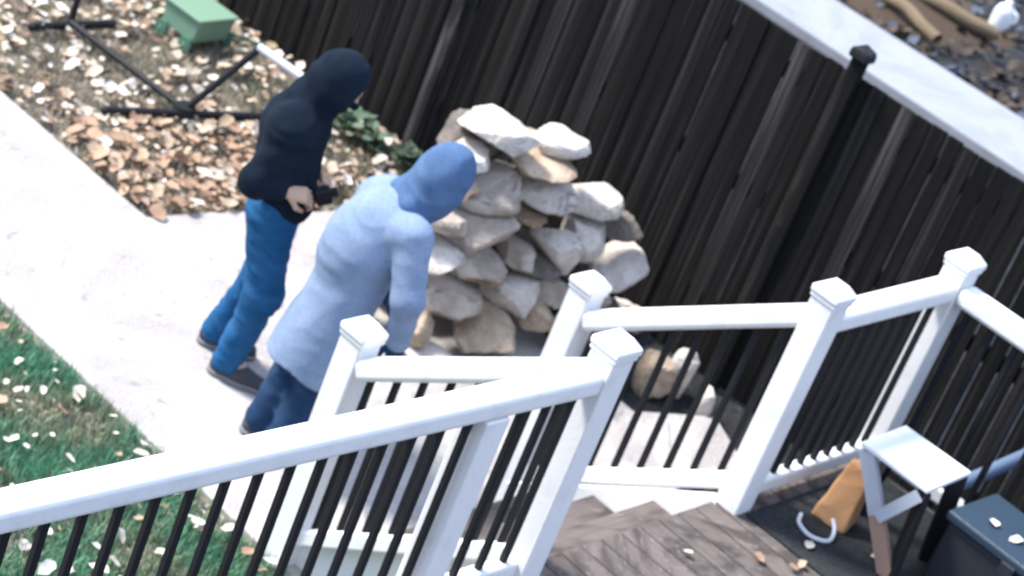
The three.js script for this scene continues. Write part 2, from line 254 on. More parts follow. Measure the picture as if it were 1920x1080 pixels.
{
  const pile = thing('rock_pile', 'heaped pile of pale tan sandstone boulders against the dark fence', 'rock pile', [-2.1, 0, -2.3]);
  // [x, y, z, half x, half y, half z, turn about y, tilt about x (along the face), material]
  const Z = [
    [-2.44, 1.085, -2.24, 0.20, 0.09, 0.215, 0.3, 0.14, 2], [-2.33, 1.05, -2.61, 0.16, 0.085, 0.13, 0.5, 0.05, 2],
    [-2.33, 0.955, -2.53, 0.22, 0.075, 0.28, 0.1, 0.10, 1], [-2.42, 0.95, -2.10, 0.18, 0.075, 0.14, -0.2, 0.0, 2],
    [-2.34, 0.80, -2.23, 0.20, 0.10, 0.17, 0.6, 0.45, 0], [-2.27, 0.81, -2.55, 0.19, 0.10, 0.17, 0.1, -0.05, 2],
    [-2.29, 0.63, -2.15, 0.21, 0.12, 0.24, -0.2, 0.30, 0], [-2.18, 0.77, -2.86, 0.17, 0.09, 0.15, 0.3, 0.1, 2],
    [-2.08, 0.58, -2.85, 0.15, 0.15, 0.12, 0.4, 0.1, 2], [-2.10, 0.53, -2.64, 0.15, 0.16, 0.09, 0.2, 0.5, 2],
    [-1.96, 0.45, -3.08, 0.15, 0.06, 0.18, 0.2, 0.55, 2], [-2.28, 0.49, -1.93, 0.17, 0.085, 0.17, 0.3, 0.0, 2],
    [-2.22, 0.44, -2.13, 0.17, 0.13, 0.14, 0.9, 0.1, 0], [-2.16, 0.50, -2.40, 0.16, 0.085, 0.13, -0.4, -0.1, 0],
    [-2.19, 0.29, -2.01, 0.18, 0.125, 0.17, 0.2, 0.1, 0], [-2.08, 0.31, -2.38, 0.15, 0.13, 0.12, 0.7, 0.0, 2],
    [-2.03, 0.33, -2.64, 0.14, 0.10, 0.09, 0.1, 0.1, 0], [-2.19, 0.16, -1.83, 0.19, 0.115, 0.15, -0.4, 0.4, 1],
    [-2.04, 0.13, -2.26, 0.19, 0.155, 0.235, 0.3, 0.2, 1], [-2.03, 0.22, -2.52, 0.14, 0.11, 0.11, 0.6, 0.1, 1],
    [-2.05, 0.045, -1.84, 0.16, 0.05, 0.18, 0.1, 0.0, 2], [-2.05, 0.66, -3.02, 0.13, 0.07, 0.11, 0.7, 0.2, 3],
    [-1.93, 0.33, -2.83, 0.13, 0.10, 0.12, 0.2, 0.3, 0], [-1.90, 0.14, -2.72, 0.15, 0.14, 0.15, 0.9, 0.1, 0],
    [-1.90, 0.21, -3.00, 0.16, 0.12, 0.15, 0.5, 0.2, 3], [-1.83, 0.08, -2.92, 0.15, 0.10, 0.13, 0.1, 0.2, 0],
    [-2.36, 0.66, -1.93, 0.16, 0.07, 0.15, 0.5, 0.15, 0], [-2.42, 0.82, -2.02, 0.16, 0.07, 0.13, 0.2, 0.1, 1], [-2.28, 0.70, -2.42, 0.17, 0.035, 0.20, 0.2, 0.15, 4], [-2.24, 0.405, -2.22, 0.16, 0.035, 0.20, -0.1, -0.08, 4], [-2.12, 0.44, -2.52, 0.13, 0.035, 0.14, 0.3, 0.2, 3],  // last thin slabs: brown and dark tones painted as shaded gaps between stones
    // heart of the heap, coloured dark to stand in for shade in the gaps
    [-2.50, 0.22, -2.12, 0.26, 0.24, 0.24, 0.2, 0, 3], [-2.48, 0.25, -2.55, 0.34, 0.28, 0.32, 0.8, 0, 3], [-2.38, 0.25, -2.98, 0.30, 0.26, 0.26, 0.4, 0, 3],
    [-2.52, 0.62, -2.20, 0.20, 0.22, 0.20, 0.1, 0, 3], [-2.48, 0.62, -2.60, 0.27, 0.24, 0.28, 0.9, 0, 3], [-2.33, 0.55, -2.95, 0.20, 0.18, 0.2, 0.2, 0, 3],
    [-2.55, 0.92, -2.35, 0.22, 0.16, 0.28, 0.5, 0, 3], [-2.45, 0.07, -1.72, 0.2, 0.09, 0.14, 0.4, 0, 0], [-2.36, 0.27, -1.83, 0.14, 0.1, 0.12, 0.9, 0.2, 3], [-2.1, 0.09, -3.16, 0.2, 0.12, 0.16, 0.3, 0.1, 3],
  ];
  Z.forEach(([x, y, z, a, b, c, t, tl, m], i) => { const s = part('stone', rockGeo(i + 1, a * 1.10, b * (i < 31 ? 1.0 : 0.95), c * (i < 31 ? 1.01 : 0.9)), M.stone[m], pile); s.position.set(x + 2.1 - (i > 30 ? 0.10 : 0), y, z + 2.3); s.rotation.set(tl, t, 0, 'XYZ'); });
  const lo = [[-1.50, 0.10, -3.06, 0.10, 0.15, 0.10, 1, 'brown tan upright rock behind the stair railing'], [-1.44, 0.12, -3.20, 0.08, 0.16, 0.06, 2, 'narrow white upright rock behind the stair railing'], [-1.24, 0.06, -3.19, 0.05, 0.12, 0.05, 2, 'small pointed white rock nearest the fence corner post'], [-2.06, 0.07, -3.42, 0.07, 0.08, 0.06, 2, 'small round white rock at the foot of the fence, left of two'], [-1.97, 0.07, -3.46, 0.07, 0.08, 0.06, 2, 'small round white rock at the foot of the fence, right of two']];
  lo.forEach(([x, y, z, a, b, c, m, l], i) => { const s = solo('rock', rockGeo(60 + i, a * 1.1, b * 1.25, c * 1.1, 6), M.stone[m], l, 'rock', 'loose rocks by the fence'); s.position.set(x, y - 0.03, z); s.rotation.y = i * 1.3; });
}

// ------------------------------------------------------------------ people (distance fields meshed by surface nets)
function nets(f, mn, mx, h) {
  const n = [0, 1, 2].map(i => Math.ceil((mx[i] - mn[i]) / h) + 1), [nx, ny, nz] = n, F = new Float32Array(nx * ny * nz);
  for (let k = 0, q = 0; k < nz; k++) for (let j = 0; j < ny; j++) for (let i = 0; i < nx; i++, q++) F[q] = f(mn[0] + i * h, mn[1] + j * h, mn[2] + k * h);
  const id = new Int32Array(nx * ny * nz).fill(-1), P = [], I = [], sx = 1, sy = nx, sz = nx * ny;
  const E = [[0, 1], [2, 3], [4, 5], [6, 7], [0, 2], [1, 3], [4, 6], [5, 7], [0, 4], [1, 5], [2, 6], [3, 7]], off = [0, sx, sy, sx + sy, sz, sx + sz, sy + sz, sx + sy + sz];
  for (let k = 0; k < nz - 1; k++) for (let j = 0; j < ny - 1; j++) for (let i = 0; i < nx - 1; i++) {
    const b = i + j * sy + k * sz; let m = 0; for (let c = 0; c < 8; c++) if (F[b + off[c]] < 0) m |= 1 << c; if (m === 0 || m === 255) continue;
    let x = 0, y = 0, z = 0, w = 0;
    for (const [a, c] of E) { const fa = F[b + off[a]], fc = F[b + off[c]]; if ((fa < 0) === (fc < 0)) continue; const t = fa / (fa - fc); x += (a & 1) + (((c & 1) - (a & 1)) * t); y += (a >> 1 & 1) + (((c >> 1 & 1) - (a >> 1 & 1)) * t); z += (a >> 2) + (((c >> 2) - (a >> 2)) * t); w++; }
    id[b] = P.length / 3; P.push(mn[0] + (i + x / w) * h, mn[1] + (j + y / w) * h, mn[2] + (k + z / w) * h);
  }
  const quad = (a, b, c, d, fl) => { if (a < 0 || b < 0 || c < 0 || d < 0) return; if (fl) I.push(a, c, b, a, d, c); else I.push(a, b, c, a, c, d); };
  for (let k = 1; k < nz - 1; k++) for (let j = 1; j < ny - 1; j++) for (let i = 1; i < nx - 1; i++) {
    const b = i + j * sy + k * sz, s = F[b] < 0;
    if (s !== (F[b + sx] < 0)) quad(id[b - sy - sz], id[b - sz], id[b], id[b - sy], !s);
    if (s !== (F[b + sy] < 0)) quad(id[b - sx - sz], id[b - sx], id[b], id[b - sz], !s);
    if (s !== (F[b + sz] < 0)) quad(id[b - sx - sy], id[b - sy], id[b], id[b - sx], !s);
  }
  const g = new THREE.BufferGeometry(); g.setAttribute('position', new THREE.Float32BufferAttribute(P, 3)); g.setIndex(I); g.computeVertexNormals();
  const uv = new Float32Array(P.length / 3 * 2); for (let i = 0; i < P.length / 3; i++) { uv[i * 2] = P[i * 3] + P[i * 3 + 2]; uv[i * 2 + 1] = P[i * 3 + 1]; } g.setAttribute('uv', new THREE.BufferAttribute(uv, 2)); return g;
}
const cone = (a, ra, b, rb) => { const dx = b[0] - a[0], dy = b[1] - a[1], dz = b[2] - a[2], l = dx * dx + dy * dy + dz * dz; return (x, y, z) => { const px = x - a[0], py = y - a[1], pz = z - a[2], t = clamp((px * dx + py * dy + pz * dz) / l); return Math.hypot(px - dx * t, py - dy * t, pz - dz * t) - (ra + (rb - ra) * t); }; };
const ell = (c, r, tilt = 0) => { const cs = Math.cos(tilt), sn = Math.sin(tilt), mr = Math.min(...r); return (x, y, z) => { let px = x - c[0], py = y - c[1], pz = z - c[2]; const qx = px * cs + py * sn, qy = -px * sn + py * cs; const k0 = Math.hypot(qx / r[0], qy / r[1], pz / r[2]); const k1 = Math.hypot(qx / r[0] ** 2, qy / r[1] ** 2, pz / r[2] ** 2); return k1 < 1e-6 ? -mr : k0 * (k0 - 1) / k1; }; };
// flattened tapered trunk between two points: half-width along z is zr times the depth
const slab = (a, ra, b, rb, za, zb) => { const dx = b[0] - a[0], dy = b[1] - a[1], l = dx * dx + dy * dy, L = Math.sqrt(l), ux = dx / L, uy = dy / L; return (x, y, z) => { const px = x - a[0], py = y - a[1], t = clamp((px * dx + py * dy) / l), r = ra + (rb - ra) * t, zr = za + (zb - za) * t, side = px * uy - py * ux, along = px * ux + py * uy, ex = along < 0 ? along : along > L ? along - L : 0; const k = Math.hypot(side / r, z / zr, ex / r); return (k - 1) * Math.min(r, zr) * 0.95; }; };
const smin = (a, b, k) => { const h = Math.max(k - Math.abs(a - b), 0) / k; return Math.min(a, b) - h * h * k * 0.25; };
const join = (fs, k) => (x, y, z) => { let d = fs[0](x, y, z); for (let i = 1; i < fs.length; i++) d = smin(d, fs[i](x, y, z), k); return d; };
const lerp3 = (a, b, t) => [lerp(a[0], b[0], t), lerp(a[1], b[1], t), lerp(a[2], b[2], t)];
function folds(f, amp, fr, seed, fy = 1) { return (x, y, z) => { const d = f(x, y, z); if (d > 0.04 || d < -0.04) return d; const w = fbm(x * 3 + seed, y * 3, z * 3, 2) * 1.4; const r = N3(x * fr * 0.55 + w + seed, y * fr * fy + w * 1.3, z * fr * 0.55); const rid = 1 - Math.abs(r) * 2.2; return d + amp * (0.55 - rid) + fbm(x * 6, y * 6 + seed, z * 6, 2) * amp * 0.8; }; }
function handField(w, dir, nrm, thumbSide, curl, s = 1) { // wrist, pointing direction, back-of-hand normal
  const D = V(...dir).normalize(), Nn = V(...nrm); Nn.addScaledVector(D, -Nn.dot(D)).normalize(); const S = V(0, 0, 0).crossVectors(D, Nn).multiplyScalar(thumbSide), W = V(...w), fs = [];
  const pt = (d, n, q) => W.clone().addScaledVector(D, d * s).addScaledVector(Nn, n * s).addScaledVector(S, q * s).toArray();
  for (const q of [-0.026, -0.009, 0.009, 0.026]) fs.push(cone(pt(0.008, 0, q * 0.75), 0.014 * s, pt(0.082, 0, q * 1.15), 0.0125 * s));
  const palm = join(fs, 0.02 * s), all = [palm];
  [[0.033, 0.040, 0.024, 0.020], [0.011, 0.045, 0.028, 0.022], [-0.011, 0.041, 0.026, 0.021], [-0.032, 0.032, 0.020, 0.018]].forEach(([q, a, b, c], i) => {
    const cu = curl * (1 + 0.08 * i); let d = 0.084, n = 0, an = cu * 0.7, p = pt(d, n, q), r = 0.0095 * s; const ch = [];
    for (const L of [a, b, c]) { d += Math.cos(an) * L; n -= Math.sin(an) * L; const e = pt(d, n, q * 1.02); ch.push(cone(p, r, e, r * 0.9)); p = e; r *= 0.9; an += cu; } all.push(join(ch, 0.004 * s));
  });
  const t0 = pt(0.022, -0.006, 0.028), t1 = pt(0.052, -0.020 - curl * 0.012, 0.055), t2 = pt(0.085, -0.034 - curl * 0.02, 0.052); all.push(join([cone(t0, 0.0145 * s, t1, 0.0115 * s), cone(t1, 0.0115 * s, t2, 0.0095 * s)], 0.006));
  return join(all, 0.007 * s);
}
function headField(c, tilt, s = 1) { // looking along +x, chin down by tilt
  const q = (x, y, z) => { const X = x * s, Y = y * s, cs = Math.cos(tilt), sn = Math.sin(tilt); return [c[0] + X * cs + Y * sn, c[1] - X * sn + Y * cs, c[2] + z * s]; };
  const a = join([ell(q(-0.012, 0.02, 0), [0.098 * s, 0.098 * s, 0.078 * s], -tilt), cone(q(0.035, -0.045, 0), 0.056 * s, q(0.062, -0.085, 0), 0.028 * s), cone(q(0.05, 0.02, -0.03), 0.042 * s, q(0.05, 0.02, 0.03), 0.042 * s), cone(q(0.05, -0.035, -0.02), 0.036 * s, q(0.05, -0.035, 0.02), 0.036 * s)], 0.03);
  const nose = cone(q(0.088, 0.012, 0), 0.008 * s, q(0.112, -0.024, 0), 0.014 * s), lips = cone(q(0.084, -0.058, -0.016), 0.008, q(0.084, -0.058, 0.016), 0.008), ears = [-1, 1].map(k => ell(q(-0.01, -0.005, k * 0.08), [0.02, 0.032, 0.012])), eyes = [-1, 1].map(k => ell(q(0.09, 0.012, k * 0.032), [0.014, 0.012, 0.016]));
  const full = join([a, nose, lips, ...ears], 0.012); return (x, y, z) => { let d = full(x, y, z); for (const e of eyes) d = Math.max(d, -(e(x, y, z)) - 0.004 < d ? d : -(e(x, y, z)) * 0.6); return d; };
}
function clip(f, n, d) { return (x, y, z) => Math.max(f(x, y, z), n[0] * x + n[1] * y + n[2] * z - d); }
function shoe(par, heel, toe, y, mat) { // heel, toe: [x, z]
  const h = [heel[0], y + 0.045, heel[1]], t = [toe[0], y + 0.036, toe[1]], m = lerp3(h, t, 0.55);
  const f = join([cone(h, 0.042, m, 0.045), cone(m, 0.045, t, 0.036), cone([h[0] + 0.01, y + 0.06, h[2]], 0.042, [h[0] + 0.02, y + 0.11, h[2]], 0.046)], 0.03);
  const up = (x, yy, z) => Math.max(f(x, yy, z), y + 0.012 - yy), so = (x, yy, z) => Math.max(f(x, Math.max(yy, y + 0.035), z) - 0.006, yy - y - 0.026, y - yy);
  const mn = [Math.min(h[0], t[0]) - 0.08, y - 0.02, Math.min(h[2], t[2]) - 0.08], mx = [Math.max(h[0], t[0]) + 0.08, y + 0.2, Math.max(h[2], t[2]) + 0.08];
  const s = part('shoe', nets(up, mn, mx, 0.006), mat, par); part('sole', nets(so, mn, mx, 0.006), M.sole, s);
}
function figure(label, pos, turn, J, mats, opt) {
  const g = thing('person', label, 'person', pos, turn);
  const R = J.r || 1, limb = (a, ra, b, rb) => cone(a, ra, b, rb);
  const trunk = [slab(J.pelvis, 0.105, J.chest, 0.115, 0.15, 0.17), limb(J.shN, 0.058, J.shF, 0.058), limb(J.chest, 0.10, J.neck, 0.062), limb(J.neck, 0.056, lerp3(J.neck, J.head, 0.6), 0.056)];
  const arms = ['N', 'F'].flatMap(k => [limb(J['sh' + k], 0.052, J['el' + k], 0.042), limb(J['el' + k], 0.040, J['wr' + k], 0.027)]);
  const legs = ['N', 'F'].flatMap(k => [limb(J['hip' + k], 0.082, J['kn' + k], 0.056), limb(J['kn' + k], 0.054, J['an' + k], 0.038), limb(J['an' + k], 0.036, [J['toe' + k][0] * 0.7 + J['an' + k][0] * 0.3, 0.05, J['toe' + k][2] * 0.7 + J['an' + k][2] * 0.3], 0.03)]);
  const body = nets(join([...trunk, ...arms, ...legs], 0.05), [-0.6, 0, -0.6], [0.6, 1.62, 0.6], 0.012);
  const hd = nets(headField(J.head, J.tilt), [J.head[0] - 0.2, J.head[1] - 0.2, -0.15], [J.head[0] + 0.2, J.head[1] + 0.2, 0.15], 0.0045);
  const hands = ['N', 'F'].map(k => { const h = J['hand' + k], w = J['wr' + k]; return nets(handField(w, h.dir, h.nrm, h.th, h.curl), w.map(v => v - 0.22), w.map(v => v + 0.22), 0.0035); });
  const all = mergeGeometries([body, hd, ...hands]); part('body', all, M.skin, g);
  if (mats.glove) ['N', 'F'].forEach(k => { const h = J['hand' + k], w = J['wr' + k], b = handField(w, h.dir, h.nrm, h.th, h.curl); part('glove', nets((x, y, z) => b(x, y, z) - 0.004, w.map(v => v - 0.22), w.map(v => v + 0.22), 0.0045), mats.glove, g); });
  // jeans
  const jw = opt.slim ? 0.09 : 0.112, jp = opt.slim ? 0.8 : 1;
  const jl = ['N', 'F'].flatMap(k => [limb(J['hip' + k], jw, J['kn' + k], 0.086), limb(J['kn' + k], 0.084, [J['an' + k][0] - 0.005, J['an' + k][1] + 0.0, J['an' + k][2]], 0.072)]);
  const jf = folds(join([slab(J.pelvis, 0.128 * jp, [J.pelvis[0], J.pelvis[1] + 0.1 * (opt.slim ? 0.2 : 1), 0], 0.12 * jp, 0.175 * jp, 0.165 * jp), ...jl], 0.05), 0.007, 9, 3, 1.6);
  const jb = nets((x, y, z) => Math.max(jf(x, y, z), 0.045 - y + 0.02 * N3(x * 9, 1, z * 9), y - J.pelvis[1] - (opt.slim ? 0.0 : 0.12)), [-0.6, 0.0, -0.6], [0.6, 1.15, 0.6], 0.009); part('jeans', jb, mats.jeans, g);
  // jacket or coat with its hood
  const up = [...opt.torso, ...['N', 'F'].flatMap(k => [limb(J['sh' + k], opt.sl[0], J['el' + k], opt.sl[1]), limb(J['el' + k], opt.sl[1], lerp3(J['el' + k], J['wr' + k], opt.cuff || 0.93), opt.sl[2])])];
  let cf = join(up, opt.k || 0.06); cf = folds(cf, opt.fold, opt.ff || 8, 11, 1.3);
  const hood = opt.hood, hf0 = join([ell(hood.c, hood.r, -hood.t), cone([J.neck[0] - 0.07, J.neck[1] + 0.02, 0.07], 0.05, [J.neck[0] - 0.07, J.neck[1] + 0.02, -0.07], 0.05), cone(J.neck, 0.10, lerp3(J.neck, hood.c, 0.55), 0.105)], 0.06), hf = folds(hf0, 0.006, 10, 21), hole = ell(hood.hole, hood.hr, -hood.t), inner = ell(hood.c, hood.r.map(v => v - 0.018), -hood.t);
  const coat = (x, y, z) => { const h = Math.max(hf(x, y, z), -Math.min(hole(x, y, z), inner(x, y, z))); let d = mats.hood ? cf(x, y, z) : smin(cf(x, y, z), h, 0.04); d = Math.max(d, -hole(x, y, z), opt.hem(x, y, z)); return d; };
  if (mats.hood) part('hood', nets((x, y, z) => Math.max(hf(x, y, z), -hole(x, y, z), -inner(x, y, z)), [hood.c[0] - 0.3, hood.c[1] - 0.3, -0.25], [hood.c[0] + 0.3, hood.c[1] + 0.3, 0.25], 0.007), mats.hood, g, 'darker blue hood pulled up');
  part(opt.name, nets(coat, [-0.6, opt.y0 - 0.05, -0.6], [0.6, 1.9, 0.6], 0.008), mats.coat, g);
  if (opt.mask) { const hf2 = headField(J.head, J.tilt); part('face_mask', nets((x, y, z) => Math.max(hf2(x, y, z) - 0.007, (y - J.head[1]) * Math.cos(J.tilt) + (x - J.head[0]) * Math.sin(J.tilt) + 0.004), [J.head[0] - 0.2, J.head[1] - 0.25, -0.15], [J.head[0] + 0.25, J.head[1] + 0.2, 0.15], 0.006), mats.coat, g); }
  shoe(g, [J.anN[0] - 0.035, J.anN[2]], [J.toeN[0], J.toeN[2]], 0.001, mats.shoe); shoe(g, [J.anF[0] - 0.035, J.anF[2]], [J.toeF[0], J.toeF[2]], 0.001, mats.shoe);
  return g;
}
{ // person in the dark jacket
  const J = { pelvis: [-0.045, 0.94, 0], chest: [-0.075, 1.26, 0], neck: [-0.035, 1.45, 0], head: [0.045, 1.575, 0], tilt: 0.5, shN: [-0.07, 1.385, 0.17], shF: [-0.07, 1.385, -0.17], elN: [-0.135, 1.10, 0.245], elF: [-0.08, 1.10, -0.25], wrN: [0.0, 1.085, 0.20], wrF: [0.045, 1.10, -0.10], hipN: [-0.045, 0.90, 0.085], hipF: [-0.05, 0.90, -0.085], knN: [0.035, 0.50, 0.07], knF: [-0.02, 0.49, -0.12], anN: [-0.02, 0.085, 0.03], anF: [-0.14, 0.085, -0.19], toeN: [0.16, 0.03, 0.05], toeF: [0.03, 0.03, -0.21],
    handN: { dir: [0.9, 0.0, -0.42], nrm: [0.2, 0.85, 0.5], th: 1, curl: 0.75 }, handF: { dir: [0.8, 0.0, 0.55], nrm: [0.2, 0.85, -0.5], th: -1, curl: 0.8 } };
  figure('person in dark navy hooded jacket and blue jeans looking down at their hands', [-2.27, 0, -0.707], 0.586, J, { coat: M.navy, jeans: M.jeans, shoe: M.shoe }, {
    name: 'hooded_jacket', y0: 0.8, cuff: 0.66, mask: true, sl: [0.084, 0.070, 0.048], fold: 0.006, k: 0.055,
    torso: [slab([-0.035, 0.95, 0], 0.145, [-0.085, 1.28, 0], 0.150, 0.185, 0.205), cone([-0.075, 1.35, 0.13], 0.115, [-0.075, 1.35, -0.13], 0.115), cone([-0.08, 1.33, 0], 0.14, [-0.03, 1.46, 0], 0.095)],
    hem: (x, y, z) => 0.865 + x * 0.28 + 0.012 * Math.sin(z * 22) - y,
    hood: { c: [0.03, 1.595, 0], r: [0.128, 0.148, 0.118], t: 0.45, hole: [0.172, 1.525, 0], hr: [0.075, 0.085, 0.065] } });
  const dv = thing('handheld_device', 'small black device held in both hands of the dark jacketed person', 'device', [-2.27, 0, -0.707], 0.586);
  const b = part('case', rbox(0.075, 0.085, 0.05, 0.012, 3), M.black, dv); b.position.set(0.142, 1.075, 0.075); b.rotation.set(0.2, 0.5, 0.4); const l = part('lens', new THREE.CylinderGeometry(0.02, 0.024, 0.03, 20).rotateZ(Math.PI / 2), M.black, b); l.position.set(0.05, 0.005, 0);
}
{ // person in the pale blue grey coat
  const J = { pelvis: [-0.02, 0.85, 0], chest: [0.09, 1.13, 0], neck: [0.20, 1.305, 0], head: [0.30, 1.42, 0], tilt: 0.7, shN: [0.145, 1.235, 0.18], shF: [0.145, 1.235, -0.18], elN: [0.17, 0.985, 0.295], elF: [0.2, 0.99, -0.26], wrN: [0.225, 0.745, 0.235], wrF: [0.33, 0.80, -0.19], hipN: [-0.02, 0.82, 0.08], hipF: [-0.02, 0.82, -0.08], knN: [0.0, 0.46, 0.08], knF: [-0.04, 0.48, -0.07], anN: [-0.06, 0.085, 0.09], anF: [-0.13, 0.085, -0.05], toeN: [0.12, 0.03, 0.11], toeF: [0.05, 0.03, -0.07],
    handN: { dir: [0.15, -1, -0.05], nrm: [0.2, 0.05, 1], th: 1, curl: 0.3 }, handF: { dir: [0.3, -0.9, 0.1], nrm: [0.1, 0.1, -1], th: -1, curl: 0.3 } };
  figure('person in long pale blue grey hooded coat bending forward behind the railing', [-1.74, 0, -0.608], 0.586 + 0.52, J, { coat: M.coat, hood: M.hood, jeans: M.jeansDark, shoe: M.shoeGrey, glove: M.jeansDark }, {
    name: 'hooded_coat', y0: 0.35, slim: true, sl: [0.088, 0.070, 0.058], fold: 0.0045, ff: 7, k: 0.03,
    torso: [slab([-0.075, 0.42, 0], 0.165, [0.085, 1.16, 0], 0.145, 0.205, 0.175), cone([0.125, 1.22, 0.14], 0.098, [0.10, 1.22, -0.14], 0.118), ell([0.02, 1.06, -0.02], [0.165, 0.24, 0.205], -0.35), cone([0.08, 1.18, 0], 0.15, [0.19, 1.30, 0], 0.105)],
    hem: (x, y, z) => 0.43 - (x + 0.07) * 0.28 + 0.012 * Math.sin(z * 20 + x * 9) - y,
    hood: { c: [0.262, 1.44, 0], r: [0.132, 0.182, 0.122], t: 0.32, hole: [0.405, 1.375, 0], hr: [0.08, 0.11, 0.08] } });
}

// ------------------------------------------------------------------ things on the lawn
{
  const h = thing('swing_stand', 'black tubular metal stand with crossing legs on the leafy lawn', 'stand');
  const cy = new THREE.CylinderGeometry(0.021, 0.021, 1, 12), cyb = new THREE.CylinderGeometry(0.026, 0.026, 1, 12);
  const bar = (n, a, b, g = cy) => part(n, barBetween(g, V(...a), V(...b)), M.black, h);
  bar('foot', [-5.46, 0.03, -1.86], [-5.44, 0.03, -2.42], cyb); bar('foot', [-4.53, 0.03, -1.68], [-4.30, 0.03, -2.72], cyb);
  bar('spine', [-5.45, 0.05, -2.12], [-4.44, 0.05, -2.17]); bar('upright', [-5.47, 0.03, -2.14], [-5.50, 1.3, -2.14]); bar('upright', [-4.44, 0.04, -2.17], [-4.26, 0.52, -2.40]);
  const hub = part('hub', new THREE.CylinderGeometry(0.06, 0.07, 0.05, 16), M.black, h); hub.position.set(-4.44, 0.05, -2.17);
  for (const [x, z] of [[-5.46, -1.86], [-5.44, -2.42], [-4.53, -1.68], [-4.30, -2.72]]) { const c = part('foot_cap', new THREE.SphereGeometry(0.031, 12, 8), M.black, h); c.position.set(x, 0.03, z); }
  part('crossbar', barBetween(new THREE.CylinderGeometry(0.024, 0.024, 1, 12), V(-4.26, 0.53, -2.40), V(-3.78, 0.53, -2.44)), std({ color: col(0.5, 0.52, 0.58), roughness: 0.5 }), h, 'pale grey crossbar');
  bar('upright', [-3.78, 0.53, -2.44], [-3.70, 0.0, -2.46]);
}
{
  const gm = std({ color: col(0.15, 0.26, 0.18), roughness: 0.8, bumpMap: M.fine, bumpScale: 0.002 }), gd = std({ color: col(0.07, 0.17, 0.115), roughness: 0.5 });
  const b = thing('garden_cart', 'small green plastic garden cart on the leafy lawn near the fence', 'cart', [-5.25, 0.0, -2.90], 0.05);
  const s = new THREE.Shape([[-0.16, 0], [0.16, 0], [0.19, 0.17], [-0.19, 0.17]].map(a => new THREE.Vector2(...a)));
  const body = new THREE.ExtrudeGeometry(s, { depth: 0.34, bevelEnabled: true, bevelSize: 0.008, bevelThickness: 0.008, bevelSegments: 2 }); body.translate(0, 0.09, -0.17); part('tub', boxUV(body), gm, b);
  const rim = part('rim', rbox(0.42, 0.024, 0.40, 0.01, 2), gm, b); rim.position.y = 0.268;
  for (const z of [-0.12, 0.12]) for (const x of [0.13, -0.13]) { const w = part('wheel', new THREE.CylinderGeometry(0.06, 0.06, 0.03, 20).rotateX(Math.PI / 2), gd, b); w.position.set(x, 0.06, z * 1.72); const c = part('hub', new THREE.CylinderGeometry(0.02, 0.02, 0.036, 12).rotateX(Math.PI / 2), gm, w); }
  b.scale.setScalar(0.82);
  part('handle', tube([[0.15, 0.14, -0.16], [0.2, 0.1, -0.3], [0.24, 0.06, -0.44], [0.24, 0.05, -0.52]], 0.014), gd, b);
}

// ------------------------------------------------------------------ things on the deck
{
  const wm = std({ color: col(0.80, 0.81, 0.82), roughness: 0.5 }), gm = std({ color: col(0.42, 0.45, 0.50), roughness: 0.5 }), wood = std({ color: col(0.36, 0.225, 0.165), roughness: 0.6, bumpMap: M.fine, bumpScale: 0.001 });
  const t = thing('folding_table', 'small white topped folding table with slanted wooden legs on the deck', 'table', [0.46, DK, -1.90], 0.03);
  const top = part('table_top', rbox(0.36, 0.022, 0.37, 0.006, 2), wm, t); top.position.y = 0.47;
  const stick = boxUV(new THREE.BoxGeometry(0.072, 1, 0.026));
  const L = (n, a, b, m) => part(n, barBetween(stick, V(...a), V(...b)), m, t);
  L('leg', [-0.15, 0.455, 0.165], [0.02, 0.23, 0.165], gm); L('leg', [0.02, 0.23, 0.165], [0.19, 0.006, 0.165], wood); L('leg', [0.155, 0.455, 0.15], [0.20, 0.006, 0.165], M.black);
  L('leg', [-0.15, 0.455, -0.15], [-0.19, 0.006, -0.165], M.black); L('leg', [0.15, 0.455, -0.15], [0.19, 0.006, -0.165], M.black);
  let a = part('apron', rbox(0.33, 0.03, 0.018, 0.003), gm, t); a.position.set(0, 0.443, 0.12); a = part('brace', barBetween(new THREE.BoxGeometry(0.055, 1, 0.02), V(0.035, 0.235, 0.19), V(0.15, 0.43, 0.182)), gm, t);
}
{
  const bm = new THREE.MeshStandardMaterial({ color: col(0.42, 0.22, 0.10), roughness: 0.95, bumpMap: M.fine, bumpScale: 0.001 });
  const g = thing('canvas_bag', 'creased tan orange canvas bag on the deck by the corner railing', 'bag', [0.265, DK + 0.012, -1.85], 0.2);
  g.scale.set(1.15, 1.15, 1.15);
  const bagF = (x, y, z) => { const t = clamp(y / 0.25), bx = lerp(0.075, 0.052, t) - 0.012, bz = lerp(0.058, 0.010, t) - 0.004, dx = Math.abs(x - 0.012 * t) - bx, dz = Math.abs(z + 0.03 * t) - bz, dy = Math.abs(y - 0.125) - 0.115; return Math.min(Math.max(dx, dy, dz), 0) + Math.hypot(Math.max(dx, 0), Math.max(dy, 0), Math.max(dz, 0)) - 0.012; };
  const f = folds(bagF, 0.005, 11, 4);
  part('sack', nets((x, y, z) => Math.max(f(x, y, z), 0.004 - y), [-0.15, -0.02, -0.15], [0.15, 0.3, 0.15], 0.005), bm, g);
  part('strap', tube([[0.02, 0.05, 0.09], [0.05, 0.03, 0.12], [0.06, 0.012, 0.18], [0.0, 0.010, 0.22], [-0.07, 0.010, 0.18], [-0.09, 0.012, 0.12]], 0.0085), std({ color: col(0.6, 0.6, 0.62), roughness: 0.7 }), g, 'pale looped strap');
}
